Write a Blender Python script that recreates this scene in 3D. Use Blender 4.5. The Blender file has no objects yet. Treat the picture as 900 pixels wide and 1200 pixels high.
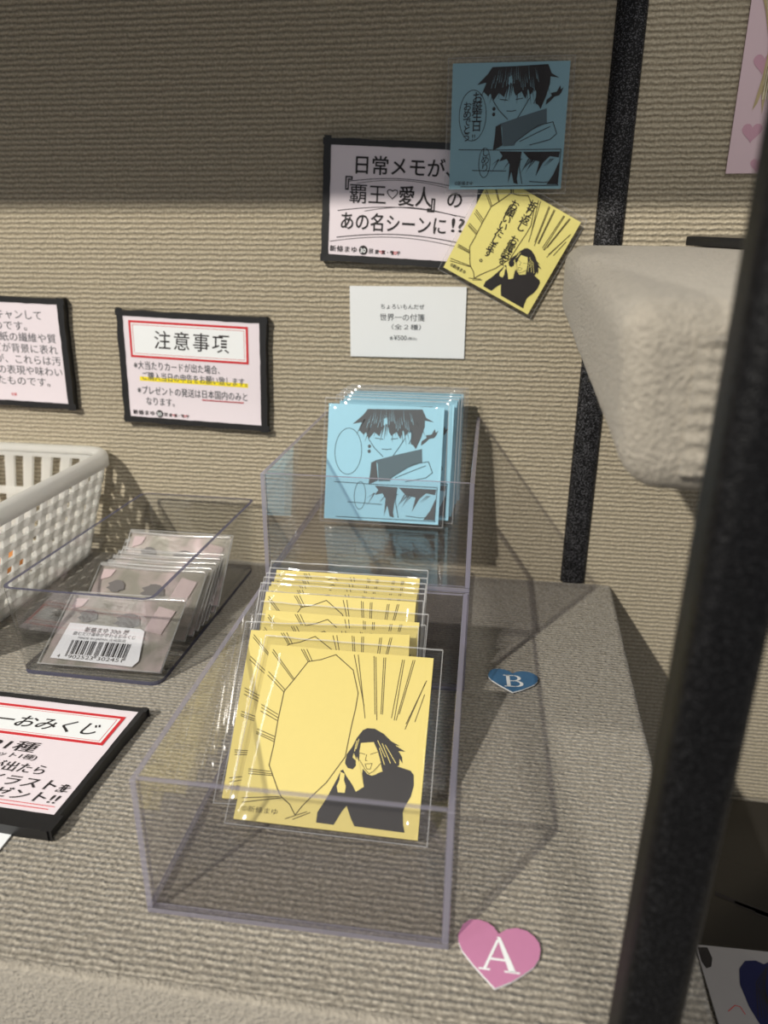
import bpy, bmesh, math, random, json
from mathutils import Matrix, Vector, noise
from mathutils.geometry import tessellate_polygon
random.seed(7)
S = bpy.context.scene
COL = S.collection
PI = math.pi

# ------------------------------------------------------------------ camera
cam_d = bpy.data.cameras.new('camera'); cam = bpy.data.objects.new('camera', cam_d); COL.objects.link(cam)
cam_d.sensor_fit = 'VERTICAL'; cam_d.sensor_height = 36.0; cam_d.lens = 844.52 / 1200 * 36
cam_d.clip_start = .01; cam_d.clip_end = 60
cr = Vector((0.989776, 0.142501, 0.006068)); cu = Vector((-0.054327, 0.337320, 0.939821)); cb = Vector((0.131879, -0.930542, 0.341613))
cam.matrix_world = Matrix(((cr.x, cu.x, cb.x, .12285), (cr.y, cu.y, cb.y, -.54265), (cr.z, cu.z, cb.z, .24952), (0, 0, 0, 1)))
cam_d.dof.use_dof = True; cam_d.dof.focus_distance = .39; cam_d.dof.aperture_fstop = 8.5
S.camera = cam
S.view_settings.view_transform = 'Standard'; S.view_settings.look = 'None'
S.view_settings.exposure = 0.0; S.view_settings.gamma = 1.0; S.view_settings.use_curve_mapping = False
S.cycles.transparent_max_bounces = 48
S.cycles.max_bounces = 10

# ------------------------------------------------------------------ world and lamps
W = bpy.data.worlds.new('shop_interior_light'); S.world = W; W.use_nodes = True
bg = W.node_tree.nodes['Background']; bg.inputs[0].default_value = (.93, .95, 1, 1); bg.inputs[1].default_value = .31
def area(name, loc, target, size, power, colour, size_y=None):
    d = bpy.data.lights.new(name, 'AREA'); d.energy = power; d.color = colour; d.size = size
    if size_y: d.shape = 'RECTANGLE'; d.size_y = size_y
    else: d.shape = 'DISK'
    o = bpy.data.objects.new(name, d); COL.objects.link(o); o.location = loc
    o.rotation_euler = (Vector(target) - Vector(loc)).to_track_quat('-Z', 'Y').to_euler()
    return o
area('ceiling_spotlight', (-.93, -1.86, 1.53), (.05, -.15, .1), .045, 60, (1, .94, .83))
area('ceiling_lamp', (.35, -1.7, 2.0), (.05, -.15, .1), .10, 13, (1, .95, .86))
area('added_glint_light', (-1.1, -1.2, 1.9), (0, -.2, .1), .15, 6, (.95, .98, 1), 1.2)  # added light, not a known fitting: puts glints on the film sleeves

# ------------------------------------------------------------------ materials
def nodes(name):
    m = bpy.data.materials.new(name); m.use_nodes = True
    nt = m.node_tree; return m, nt, nt.nodes['Principled BSDF']
def plain(name, col, rough=.5, spec=.5, metal=0, coat=0, grain=0, gscale=300):
    m, nt, b = nodes(name)
    b.inputs['Base Color'].default_value = (*col, 1); b.inputs['Roughness'].default_value = rough
    b.inputs['Specular IOR Level'].default_value = spec; b.inputs['Metallic'].default_value = metal
    b.inputs['Coat Weight'].default_value = coat; b.inputs['Coat Roughness'].default_value = .08
    tc = nt.nodes.new('ShaderNodeTexCoord'); n = nt.nodes.new('ShaderNodeTexNoise'); n.inputs['Scale'].default_value = gscale
    n.inputs['Detail'].default_value = 3
    nt.links.new(tc.outputs['Object'], n.inputs['Vector'])
    mx = nt.nodes.new('ShaderNodeMix'); mx.data_type = 'RGBA'
    mx.inputs[6].default_value = (*[c * (1 - grain) for c in col], 1); mx.inputs[7].default_value = (*[min(1, c * (1 + grain)) for c in col], 1)
    nt.links.new(n.outputs['Fac'], mx.inputs[0]); nt.links.new(mx.outputs[2], b.inputs['Base Color'])
    return m
def fabric(name, base, dark, axis='z', pitch=.0046, depth=.0011, fuzz=.5, ribw=1.0, speck=(.78, 1.12)):
    """ribbed needle-felt cloth: ribs run along x; rows repeat along `axis`"""
    m, nt, b = nodes(name); L = nt.links.new; N = nt.nodes.new
    b.inputs['Roughness'].default_value = .95; b.inputs['Specular IOR Level'].default_value = .15
    b.inputs['Sheen Weight'].default_value = .25; b.inputs['Sheen Roughness'].default_value = .5
    tc = N('ShaderNodeTexCoord'); sp = N('ShaderNodeSeparateXYZ'); L(tc.outputs['Object'], sp.inputs[0])
    big = N('ShaderNodeTexNoise'); big.inputs['Scale'].default_value = 120; big.inputs['Detail'].default_value = 2
    L(tc.outputs['Object'], big.inputs['Vector'])
    def math_(op, a, bb=None, c=None):
        n = N('ShaderNodeMath'); n.operation = op
        for i, v in enumerate((a, bb, c)):
            if v is None: continue
            if isinstance(v, (int, float)): n.inputs[i].default_value = v
            else: L(v, n.inputs[i])
        return n.outputs[0]
    co = sp.outputs['Z'] if axis == 'z' else sp.outputs['Y']
    if axis == 'both': co = math_('ADD', sp.outputs['Z'], sp.outputs['Y'])
    wob = math_('MULTIPLY', math_('SUBTRACT', big.outputs['Fac'], .5), .0022)
    ph = math_('MULTIPLY', math_('ADD', co, wob), 2 * PI / pitch)
    rib = math_('POWER', math_('MULTIPLY_ADD', math_('COSINE', ph), -.5, .5), .75)
    # short thread loops lying across the rib
    mp = N('ShaderNodeMapping'); L(tc.outputs['Object'], mp.inputs['Vector'])
    mp.inputs['Scale'].default_value = (360, 330, 330)
    vo = N('ShaderNodeTexVoronoi'); vo.inputs['Scale'].default_value = 1.0; L(mp.outputs[0], vo.inputs['Vector'])
    th = N('ShaderNodeTexNoise'); th.inputs['Scale'].default_value = 620; th.inputs['Detail'].default_value = 4; th.inputs['Roughness'].default_value = .65
    L(tc.outputs['Object'], th.inputs['Vector'])
    loops = math_('SUBTRACT', 1.0, math_('MULTIPLY', vo.outputs['Distance'], .9))
    h = math_('ADD', math_('MULTIPLY', rib, ribw), math_('ADD', math_('MULTIPLY', math_('MULTIPLY', loops, rib), .85 * fuzz * 2), math_('MULTIPLY', th.outputs['Fac'], 1.1)))
    bp = N('ShaderNodeBump'); bp.inputs['Strength'].default_value = 1; bp.inputs['Distance'].default_value = depth
    L(h, bp.inputs['Height']); L(bp.outputs[0], b.inputs['Normal'])
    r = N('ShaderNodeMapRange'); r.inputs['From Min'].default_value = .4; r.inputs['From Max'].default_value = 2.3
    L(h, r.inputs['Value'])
    mx = N('ShaderNodeMix'); mx.data_type = 'RGBA'; mx.inputs[6].default_value = (*dark, 1); mx.inputs[7].default_value = (*base, 1)  # groove shade put into the colour: low spots take the dark tone
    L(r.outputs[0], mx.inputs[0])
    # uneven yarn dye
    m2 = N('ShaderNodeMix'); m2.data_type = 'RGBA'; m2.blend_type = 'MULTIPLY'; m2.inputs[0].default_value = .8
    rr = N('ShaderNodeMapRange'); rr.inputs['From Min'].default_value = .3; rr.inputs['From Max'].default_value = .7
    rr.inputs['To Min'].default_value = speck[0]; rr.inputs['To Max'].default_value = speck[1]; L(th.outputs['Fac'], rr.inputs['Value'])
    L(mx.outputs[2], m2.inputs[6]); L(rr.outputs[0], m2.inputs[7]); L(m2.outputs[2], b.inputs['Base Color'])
    return m
def film(name, tint, gloss=1.0, rough=.03, ior=1.5, body=None, body_w=0.0):
    """clear sheet: straight-through transmission with real Fresnel gloss, optional milky body"""
    m = bpy.data.materials.new(name); m.use_nodes = True; nt = m.node_tree; nt.nodes.clear(); L = nt.links.new; N = nt.nodes.new
    out = N('ShaderNodeOutputMaterial'); tr = N('ShaderNodeBsdfTransparent'); tr.inputs[0].default_value = (*tint, 1)
    gl = N('ShaderNodeBsdfGlossy'); gl.inputs['Roughness'].default_value = rough; gl.inputs['Color'].default_value = (gloss, gloss, gloss, 1)
    f0 = ((ior - 1) / (ior + 1)) ** 2          # Schlick reflectance, the same from both sides of the sheet
    fr = N('ShaderNodeLayerWeight'); fr.inputs['Blend'].default_value = .5
    pw = N('ShaderNodeMath'); pw.operation = 'POWER'; L(fr.outputs['Facing'], pw.inputs[0]); pw.inputs[1].default_value = 5
    ma = N('ShaderNodeMath'); ma.operation = 'MULTIPLY_ADD'; L(pw.outputs[0], ma.inputs[0]); ma.inputs[1].default_value = 1 - f0; ma.inputs[2].default_value = f0
    mx = N('ShaderNodeMixShader'); L(ma.outputs[0], mx.inputs[0]); L(tr.outputs[0], mx.inputs[1]); L(gl.outputs[0], mx.inputs[2])
    last = mx.outputs[0]
    if body:
        df = N('ShaderNodeBsdfDiffuse'); df.inputs[0].default_value = (*body, 1)
        m2 = N('ShaderNodeMixShader'); m2.inputs[0].default_value = body_w; L(last, m2.inputs[1]); L(df.outputs[0], m2.inputs[2]); last = m2.outputs[0]
    L(last, out.inputs[0]); return m
def hammertone(name, fleck=.11):
    m, nt, b = nodes(name); L = nt.links.new; N = nt.nodes.new
    tc = N('ShaderNodeTexCoord'); n = N('ShaderNodeTexNoise'); n.inputs['Scale'].default_value = 1150; n.inputs['Detail'].default_value = 2
    L(tc.outputs['Object'], n.inputs['Vector'])
    cr_ = N('ShaderNodeValToRGB'); cr_.color_ramp.elements[0].position = .53; cr_.color_ramp.elements[0].color = (.002, .002, .0025, 1)
    cr_.color_ramp.elements[1].position = .64; cr_.color_ramp.elements[1].color = (fleck, fleck, fleck * 1.1, 1)
    L(n.outputs['Fac'], cr_.inputs[0]); L(cr_.outputs[0], b.inputs['Base Color'])
    b.inputs['Roughness'].default_value = .45; b.inputs['Specular IOR Level'].default_value = .22
    bp = N('ShaderNodeBump'); bp.inputs['Distance'].default_value = .0006; bp.inputs['Strength'].default_value = .8
    L(n.outputs['Fac'], bp.inputs['Height']); L(bp.outputs[0], b.inputs['Normal']); return m
def foil(name):
    m, nt, b = nodes(name); L = nt.links.new; N = nt.nodes.new
    tc = N('ShaderNodeTexCoord'); n = N('ShaderNodeTexNoise'); n.inputs['Scale'].default_value = 38; n.inputs['Detail'].default_value = 2; n.inputs['Distortion'].default_value = .8
    L(tc.outputs['Object'], n.inputs['Vector'])
    b.inputs['Metallic'].default_value = .45; b.inputs['Roughness'].default_value = .30
    cr_ = N('ShaderNodeValToRGB'); e = cr_.color_ramp.elements; e[0].position = .38; e[0].color = (.42, .40, .35, 1); e[1].position = .62; e[1].color = (.72, .60, .60, 1)
    L(n.outputs['Fac'], cr_.inputs[0]); L(cr_.outputs[0], b.inputs['Base Color'])
    bp = N('ShaderNodeBump'); bp.inputs['Distance'].default_value = .0012; L(n.outputs['Fac'], bp.inputs['Height']); L(bp.outputs[0], b.inputs['Normal']); return m
M = {}
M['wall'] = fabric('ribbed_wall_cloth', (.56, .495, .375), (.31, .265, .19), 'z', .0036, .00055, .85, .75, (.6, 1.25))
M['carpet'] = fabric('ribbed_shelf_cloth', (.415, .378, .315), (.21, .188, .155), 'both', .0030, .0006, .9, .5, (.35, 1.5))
M['felt'] = plain('soft_felt_cloth', (.37, .335, .28), .95, .1, grain=.3, gscale=420)
_b = M['felt'].node_tree.nodes['Principled BSDF']; _b.inputs['Sheen Weight'].default_value = .2; _b.inputs['Sheen Roughness'].default_value = .6
_n = M['felt'].node_tree.nodes.new('ShaderNodeTexNoise'); _n.inputs['Scale'].default_value = 700; _n.inputs['Detail'].default_value = 4
_t = M['felt'].node_tree.nodes.new('ShaderNodeTexCoord'); _p = M['felt'].node_tree.nodes.new('ShaderNodeBump'); _p.inputs['Distance'].default_value = .0016
M['felt'].node_tree.links.new(_t.outputs['Object'], _n.inputs['Vector']); M['felt'].node_tree.links.new(_n.outputs['Fac'], _p.inputs['Height']); M['felt'].node_tree.links.new(_p.outputs[0], _b.inputs['Normal'])
M['shop_floor'] = plain('grey_vinyl_floor', (.18, .17, .16), .6, grain=.1, gscale=20)
M['acrylic'] = film('clear_acrylic', (.945, .943, .95), .9, .015, 1.49)
M['acrylic_edge'] = film('violet_grey_acrylic_edge', (.70, .69, .78), .9, .06, 1.6, (.40, .385, .47), .38)
M['styrene'] = film('clear_moulded_plastic', (.93, .935, .94), 1, .03, 1.7)
M['styrene_edge'] = film('moulded_plastic_edge', (.45, .45, .52), .9, .08, 1.5, (.10, .10, .15), .7)
M['sleeve'] = film('clear_polypropylene_film', (.975, .975, .975), 1, .07, 1.45)
M['seam'] = film('heat_sealed_film_seam', (.85, .85, .85), 1, .12, 1.7, (.8, .8, .8), .28)
M['laminate'] = film('laminating_film', (.985, .985, .985), .8, .12, 1.3)
M['post'] = hammertone('black_hammertone_paint'); M['post_dim'] = hammertone('black_dim_fleck_hammertone_paint', .016)  # near post: same paint, flecks dimmed to look out of focus
M['yellow'] = plain('yellow_note_paper', (.70, .585, .20), .55, .3, grain=.02)
M['yellow_pale'] = plain('pale_yellow_paper', (.84, .76, .26), .5, .3, grain=.02)
M['blue'] = plain('pale_blue_note_paper', (.33, .61, .76), .5, .3, grain=.02)
M['blue_deep'] = plain('muted_blue_paper', (.27, .47, .56), .5, .3, grain=.02)
M['ink'] = plain('black_print_ink', (.028, .025, .026), .5, .3)
M['ink_line'] = plain('brown_black_line_ink', (.10, .08, .035), .6, .2)
M['ink_grey'] = plain('grey_print_ink', (.10, .11, .12), .6, .2)
M['ink_blue'] = plain('blue_black_line_ink', (.06, .09, .11), .6, .2)
M['tone'] = plain('screen_tone_grey', (.11, .16, .19), .6, .2)
M['red'] = plain('red_print_ink', (.62, .03, .04), .5, .3)
M['highlighter'] = plain('yellow_highlighter_ink', (.95, .78, .02), .5, .3)
M['pink_paper'] = plain('pale_pink_paper', (.82, .745, .80), .38, .5, grain=.01)
M['white_paper'] = plain('white_paper', (.86, .89, .91), .5, .4, grain=.01)
M['tape'] = plain('black_cloth_tape', (.012, .012, .013), .42, .5, grain=.3, gscale=400)
M['white_plastic'] = plain('white_polypropylene', (.90, .90, .87), .35, .5)
_nt = M['white_plastic'].node_tree; _tl = _nt.nodes.new('ShaderNodeBsdfTranslucent'); _tl.inputs[0].default_value = (.97, .97, .96, 1)
_ms = _nt.nodes.new('ShaderNodeMixShader'); _ms.inputs[0].default_value = .6
_nt.links.new(_nt.nodes['Principled BSDF'].outputs[0], _ms.inputs[1]); _nt.links.new(_tl.outputs[0], _ms.inputs[2]); _nt.links.new(_ms.outputs[0], _nt.nodes['Material Output'].inputs[0])
M['foil'] = foil('silver_foil_print')
M['patch_grey'] = plain('soft_grey_print', (.17, .16, .16), .3, .5); M['patch_pink'] = plain('soft_pink_print', (.56, .45, .46), .25, .6)
M['foil_edge'] = plain('dark_card_edges', (.10, .095, .10), .3, .5)
M['pink_heart'] = plain('pink_card', (.54, .22, .38), .5, .3, grain=.03)
M['blue_heart'] = plain('blue_card', (.06, .17, .33), .5, .3, grain=.08, gscale=120)
M['label_white'] = plain('white_label_stock', (.80, .80, .84), .35, .5)
M['poster_pink'] = plain('poster_pink', (.72, .55, .60), .4, .5)
M['poster_heart'] = plain('poster_heart_pink', (.60, .34, .43), .4, .5)
M['blond'] = plain('blond_print', (.50, .40, .22), .4, .4, grain=.25, gscale=200)
M['blond_light'] = plain('light_blond_print', (.74, .68, .50), .4, .4)
M['blond_dark'] = plain('dark_blond_print', (.26, .19, .09), .4, .4)
M['grey_print'] = plain('grey_card_print', (.36, .35, .36), .4, .5, grain=.05, gscale=60)
M['navy'] = plain('navy_print', (.010, .014, .07), .4, .4)
M['black_gloss'] = plain('dark_glossy_cover', (.022, .020, .018), .22, .5)
M['orange'] = plain('orange_paper', (.75, .30, .08), .5, .3)

# ------------------------------------------------------------------ helpers
def link(name, me, parent=None):
    o = bpy.data.objects.new(name, me); COL.objects.link(o)
    if parent: o.parent = parent
    return o
def tag(o, label=None, cat=None, group=None, kind=None):
    if label: o['label'] = label
    if cat: o['category'] = cat
    if group: o['group'] = group
    if kind: o['kind'] = kind
    return o
def rot(a, b, c):
    return (Matrix.Rotation(a, 4, 'Z') @ Matrix.Rotation(b, 4, 'X') @ Matrix.Rotation(c, 4, 'Z'))
def thing(name, loc, abc, label, cat, group=None):
    """Empty whose local x,y is the plane of a card/sign (z its face normal), or world axes for abc=(0,0,0)"""
    o = bpy.data.objects.new(name, None); o.empty_display_size = .01; COL.objects.link(o)
    o.matrix_world = Matrix.Translation(loc) @ rot(*abc)
    return tag(o, label, cat, group)
class MB:
    def __init__(s): s.v = []; s.f = []; s.mi = []; s.mats = []
    def mat(s, m):
        if m not in s.mats: s.mats.append(m)
        return s.mats.index(m)
    def add(s, vs, fs, m):
        k = len(s.v); s.v += [tuple(x) for x in vs]; i = s.mat(m)
        for f in fs: s.f.append([k + j for j in f]); s.mi.append(i)
    def box(s, x0, x1, y0, y1, z0, z1, m, edge=None, faces=None):
        vs = [(x0, y0, z0), (x1, y0, z0), (x1, y1, z0), (x0, y1, z0), (x0, y0, z1), (x1, y0, z1), (x1, y1, z1), (x0, y1, z1)]
        fs = [(0, 3, 2, 1), (4, 5, 6, 7), (0, 1, 5, 4), (2, 3, 7, 6), (1, 2, 6, 5), (3, 0, 4, 7)]
        if edge is None: s.add(vs, fs, m)
        else:   # `faces` = axis whose two faces are the clear ones
            big = {'z': (0, 1), 'y': (2, 3), 'x': (4, 5)}[faces]
            s.add(vs, [fs[i] for i in big], m); k = len(s.v) - 8; i2 = s.mat(edge)
            for i in range(6):
                if i not in big: s.f.append([k + j for j in fs[i]]); s.mi.append(i2)
    def poly(s, pts, z, m):
        vs = [Vector((x, y, z)) for x, y in pts]
        if (vs[0] - vs[-1]).length < 1e-7: vs = vs[:-1]
        tr = tessellate_polygon([vs]); out = []
        for t in tr:
            a, b, c = (vs[i] for i in t)
            out.append(t if (b - a).cross(c - a).z > 0 else (t[0], t[2], t[1]))
        s.add(vs, out, m)
    def slab(s, pts, z0, z1, m, side=None):
        """extruded outline"""
        n = len(pts); s.poly(pts, z1, m)
        vs = [(x, y, z0) for x, y in pts] + [(x, y, z1) for x, y in pts]
        s.add(vs, [(i, (i + 1) % n, n + (i + 1) % n, n + i) for i in range(n)], side or m); s.add(vs[:n], [tuple(range(n))[::-1]], m)
    def line(s, pts, w, z, m):
        for (ax, ay), (bx, by) in zip(pts[:-1], pts[1:]):
            dx, dy = bx - ax, by - ay; l = math.hypot(dx, dy) or 1; nx, ny = -dy / l * w / 2, dx / l * w / 2
            ex, ey = dx / l * w * .25, dy / l * w * .25
            s.add([(ax - ex - nx, ay - ey - ny, z), (bx + ex - nx, by + ey - ny, z), (bx + ex + nx, by + ey + ny, z), (ax - ex + nx, ay - ey + ny, z)], [(0, 1, 2, 3)], m)
    def rect(s, x0, y0, x1, y1, z, m): s.add([(x0, y0, z), (x1, y0, z), (x1, y1, z), (x0, y1, z)], [(0, 1, 2, 3)], m)
    def frame(s, x0, y0, x1, y1, w, z, m):
        s.rect(x0, y0, x1, y0 + w, z, m); s.rect(x0, y1 - w, x1, y1, z, m); s.rect(x0, y0 + w, x0 + w, y1 - w, z, m); s.rect(x1 - w, y0 + w, x1, y1 - w, z, m)
    def mesh(s, name):
        me = bpy.data.meshes.new(name); me.from_pydata(s.v, [], s.f)
        for m in s.mats: me.materials.append(m)
        me.polygons.foreach_set('material_index', s.mi); me.update(); return me
    def build(s, name, parent=None): return link(name, s.mesh(name), parent)
def smooth(o, bevel=0, seg=3, sub=0, ang=.6):
    if bevel:
        b = o.modifiers.new('bevel', 'BEVEL'); b.width = bevel; b.segments = seg; b.limit_method = 'ANGLE'; b.angle_limit = ang
    if sub:
        q = o.modifiers.new('sub', 'SUBSURF'); q.levels = q.render_levels = sub; q.subdivision_type = 'SIMPLE'
    for p in o.data.polygons: p.use_smooth = True
    return o
def text(body, x, y, size, z, m, parent, name='lettering', fit=None, bold=0, align='LEFT', shear=0, spacing=1, line=1, rz=0):
    """flat printed lettering as its own mesh; (x,y) is left (or centre) of the first baseline"""
    cu_ = bpy.data.curves.new('t', 'FONT'); cu_.body = body; cu_.size = 1; cu_.align_x = align; cu_.offset = bold
    cu_.shear = shear; cu_.space_character = spacing; cu_.space_line = line; cu_.resolution_u = 3
    t = bpy.data.objects.new('t', cu_); COL.objects.link(t)
    me = bpy.data.meshes.new_from_object(t.evaluated_get(bpy.context.evaluated_depsgraph_get()))
    bpy.data.objects.remove(t); bpy.data.curves.remove(cu_)
    sx = size
    if fit and len(me.vertices):
        xs = [v.co.x for v in me.vertices]; sx = fit / (max(xs) - min(xs))
    me.transform(Matrix.Translation((x, y, z)) @ Matrix.Rotation(rz, 4, 'Z') @ Matrix.Diagonal((sx, size, 1, 1)))
    me.materials.clear(); me.materials.append(m); me.name = name
    return link(name, me, parent)
def join_meshes(objs, name, parent):
    """several flat prints of one kind become ONE part"""
    bm = bmesh.new(); mats = []
    for o in objs:
        n = len(bm.faces); bm.from_mesh(o.data); bm.faces.ensure_lookup_table()
        idx = []
        for m in o.data.materials:
            if m not in mats: mats.append(m)
            idx.append(mats.index(m))
        for f in list(bm.faces)[n:]: f.material_index = idx[f.material_index] if idx else 0
    me = bpy.data.meshes.new(name); bm.to_mesh(me); bm.free()
    for m in mats: me.materials.append(m)
    for o in objs: bpy.data.objects.remove(o)
    return link(name, me, parent)
def copy_thing(src, loc, abc, label, group=None):
    r = src.copy(); COL.objects.link(r); r.matrix_world = Matrix.Translation(loc) @ rot(*abc); r['label'] = label
    if group: r['group'] = group
    for ch in list(src.children):
        c = ch.copy(); COL.objects.link(c); c.parent = r
        for g in list(ch.children):
            d = g.copy(); COL.objects.link(d); d.parent = c
    return r

# ------------------------------------------------------------------ setting
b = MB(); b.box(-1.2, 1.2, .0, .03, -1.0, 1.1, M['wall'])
tag(b.build('wall_back'), kind='structure')
b = MB(); b.box(-2.6, 2.6, -3.2, .03, -1.03, -1.0, M['shop_floor'])
tag(b.build('floor'), kind='structure')

def cloth_shelf(name, hull, label, mat, bevel=.005, amp=0.0, cuts=0):
    t = thing(name, (0, 0, 0), (0, 0, 0), label, 'shelf')
    b = MB(); b.add(hull, [(0, 3, 2, 1), (4, 5, 6, 7), (0, 1, 5, 4), (2, 3, 7, 6), (1, 2, 6, 5), (3, 0, 4, 7)], mat)
    o = b.build('cloth_covered_board', t)
    if cuts:
        bm = bmesh.new(); bm.from_mesh(o.data)
        bmesh.ops.bevel(bm, geom=bm.edges[:], offset=bevel, segments=5, profile=.5, affect='EDGES')
        bmesh.ops.subdivide_edges(bm, edges=[e for e in bm.edges if e.calc_length() > .02], cuts=cuts, use_grid_fill=True)
        for v in bm.verts:
            n = noise.noise(v.co * 28) * amp + noise.noise(v.co * 90) * amp * .4
            v.co += v.normal * n
        bm.to_mesh(o.data); bm.free()
        for p in o.data.polygons: p.use_smooth = True
    else: smooth(o, bevel, 4)
    return t
def hull(x0, x1, y0, y1, z0, z1): return [(x0, y0, z0), (x1, y0, z0), (x1, y1, z0), (x0, y1, z0), (x0, y0, z1), (x1, y0, z1), (x1, y1, z1), (x0, y1, z1)]
# main shelf: its right end runs very slightly out of square
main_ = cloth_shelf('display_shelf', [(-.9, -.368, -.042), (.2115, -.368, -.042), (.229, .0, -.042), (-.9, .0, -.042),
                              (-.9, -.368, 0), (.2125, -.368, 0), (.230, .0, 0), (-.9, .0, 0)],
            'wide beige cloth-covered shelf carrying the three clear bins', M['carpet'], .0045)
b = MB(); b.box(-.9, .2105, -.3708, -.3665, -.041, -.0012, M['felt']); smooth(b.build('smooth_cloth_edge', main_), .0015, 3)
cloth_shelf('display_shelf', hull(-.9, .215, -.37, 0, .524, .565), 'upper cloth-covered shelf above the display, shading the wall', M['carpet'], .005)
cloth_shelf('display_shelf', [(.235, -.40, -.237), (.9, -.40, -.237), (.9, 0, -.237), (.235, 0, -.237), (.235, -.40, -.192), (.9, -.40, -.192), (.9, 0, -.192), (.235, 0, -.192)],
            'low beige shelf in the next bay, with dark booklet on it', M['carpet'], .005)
sl = cloth_shelf('display_shelf', [(.1640, -.335, .1815), (.75, -.335, .1815), (.75, -.022, .2085), (.169, -.022, .2085),
                                   (.1575, -.335, .2375), (.75, -.335, .2375), (.75, -.022, .2535), (.169, -.022, .2535)],
                 'thick fuzzy beige shelf end jutting in at right behind the near post', M['felt'], .012, .0008, 10)
# folded cloth end on its front face: a raised flap with creases
bm = bmesh.new(); nx, nz = 40, 34; grid = []
for j in range(nz + 1):
    row = []
    for i in range(nx + 1):
        u, v = i / nx, j / nz
        x = .1785 + u * .14; z = .1895 + v * .0385
        edge = min(1, u * 12, (1 - v) * 9 + .15, v * 9 + .15)
        d = .0016 * edge + .0012 * noise.noise(Vector((x * 60, 3, z * 230))) + .0007 * math.sin(z * 1300 + 3 * noise.noise(Vector((x * 40, 0, z * 50))))
        row.append(bm.verts.new((x, -.3357 - d, z)))
    grid.append(row)
for j in range(nz):
    for i in range(nx): bm.faces.new((grid[j][i], grid[j][i + 1], grid[j + 1][i + 1], grid[j + 1][i]))
me = bpy.data.meshes.new('folded_cloth_flap'); bm.to_mesh(me); bm.free(); me.materials.append(M['felt'])
for p in me.polygons: p.use_smooth = True
fl = link('folded_cloth_flap', me, sl); sm = fl.modifiers.new('solid', 'SOLIDIFY'); sm.thickness = .003; sm.offset = -1
# loose fuzz on the felt
b = MB()
for k in range(2600):
    q = random.random()
    y = random.uniform(-.33, -.03); t_ = (y + .022) / -.313
    xl = .169 + (.1575 - .169) * t_; zt = .2535 + (.2375 - .2535) * t_; zb = .2085 + (.1865 - .2085) * t_
    if q < .5: p0 = Vector((xl + random.uniform(.002, .16), y, zt)); n = Vector((0, 0, 1))
    else: z_ = random.uniform(zb + .004, zt - .004); p0 = Vector((xl + .0005 + (.0045 * (1 - (z_ - zb) / (zt - zb))) * t_, y, z_)); n = Vector((-1, 0, 0))
    d = (n * random.uniform(.2, 1) + Vector((random.uniform(-1, 1), random.uniform(-1, 1), random.uniform(-1, 1))) * .9).normalized() * random.uniform(.0008, .0026)
    s_ = d.cross(Vector((.3, .5, .8))).normalized() * .00006
    p0 = p0 - n * .0006
    b.add([p0 - s_, p0 + s_, p0 + d], [(0, 1, 2)], M['felt'])
tag(b.build('felt_fuzz', sl), kind='stuff')

# ------------------------------------------------------------------ posts: rounded square tube with an end cap lip
def post(x, y, w, z0, z1, label, tilt=0, mat='post'):
    t = thing('shelf_post', (x + tilt * z0, y, z0), (0, 0, 0), label, 'post')
    t.rotation_euler = (0, tilt, 0)
    b = MB(); h = w / 2; r = w * .30; pts = []
    for cx, cy, a0 in ((h - r, h - r, 0), (-h + r, h - r, 90), (-h + r, -h + r, 180), (h - r, -h + r, 270)):
        for k in range(7):
            a = math.radians(a0 + k * 15); pts.append((cx + r * math.cos(a), cy + r * math.sin(a)))
    b.slab(pts, 0, z1 - z0, M[mat]); o = b.build('tube', t)
    for p in o.data.polygons:
        if len(p.vertices) == 4: p.use_smooth = True
    b = MB(); pin = [(px * .82, py * .82) for px, py in pts]; b.slab(pin, z1 - z0 - .001, z1 - z0 + .003, M['tape']); b.build('end_cap', t)
    return t
post(.1993, .0055, .0197, 0.0, .80, 'slim black speckled post standing against the wall behind shelf end')
post(.1792, -.3825, .0175, -.95, .80, 'near blurred black post crossing the right side of the picture', .008, 'post_dim')

# ------------------------------------------------------------------ clear bins
BW, BD, BH, T = .120, .1719, .0653, .0027
def acrylic_bin(loc, yaw, label):
    t = thing('acrylic_bin', loc, (yaw, 0, 0), label, 'bin', 'square clear acrylic bins')
    A, E = M['acrylic'], M['acrylic_edge']
    def part(n, *a, faces):
        b = MB(); b.box(*a, A, E, faces); o = b.build(n, t); smooth(o, .0004, 2)
        for p in o.data.polygons: p.use_smooth = False
    part('base_panel', 0, BW, 0, BD, 0, T, faces='z')
    part('side_panel', 0, T, 0, BD, T, BH, faces='x')
    part('side_panel', BW - T, BW, 0, BD, T, BH, faces='x')
    part('front_panel', T, BW - T, .0002, T, T, BH, faces='y')
    part('back_panel', T, BW - T, BD - T, BD - .0002, T, BH, faces='y')
    return t
acrylic_bin((0, -.3421, .0002), .0081, 'front clear acrylic bin full of yellow note packs')
acrylic_bin((-.0007, -.1652 - .0035, .0002), 0, 'empty clear acrylic bin used as a riser under the blue packs')
acrylic_bin((-.0007, -.1652 - .0035, BH + .0006), 0, 'upper clear acrylic bin holding pale blue note packs')

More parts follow.
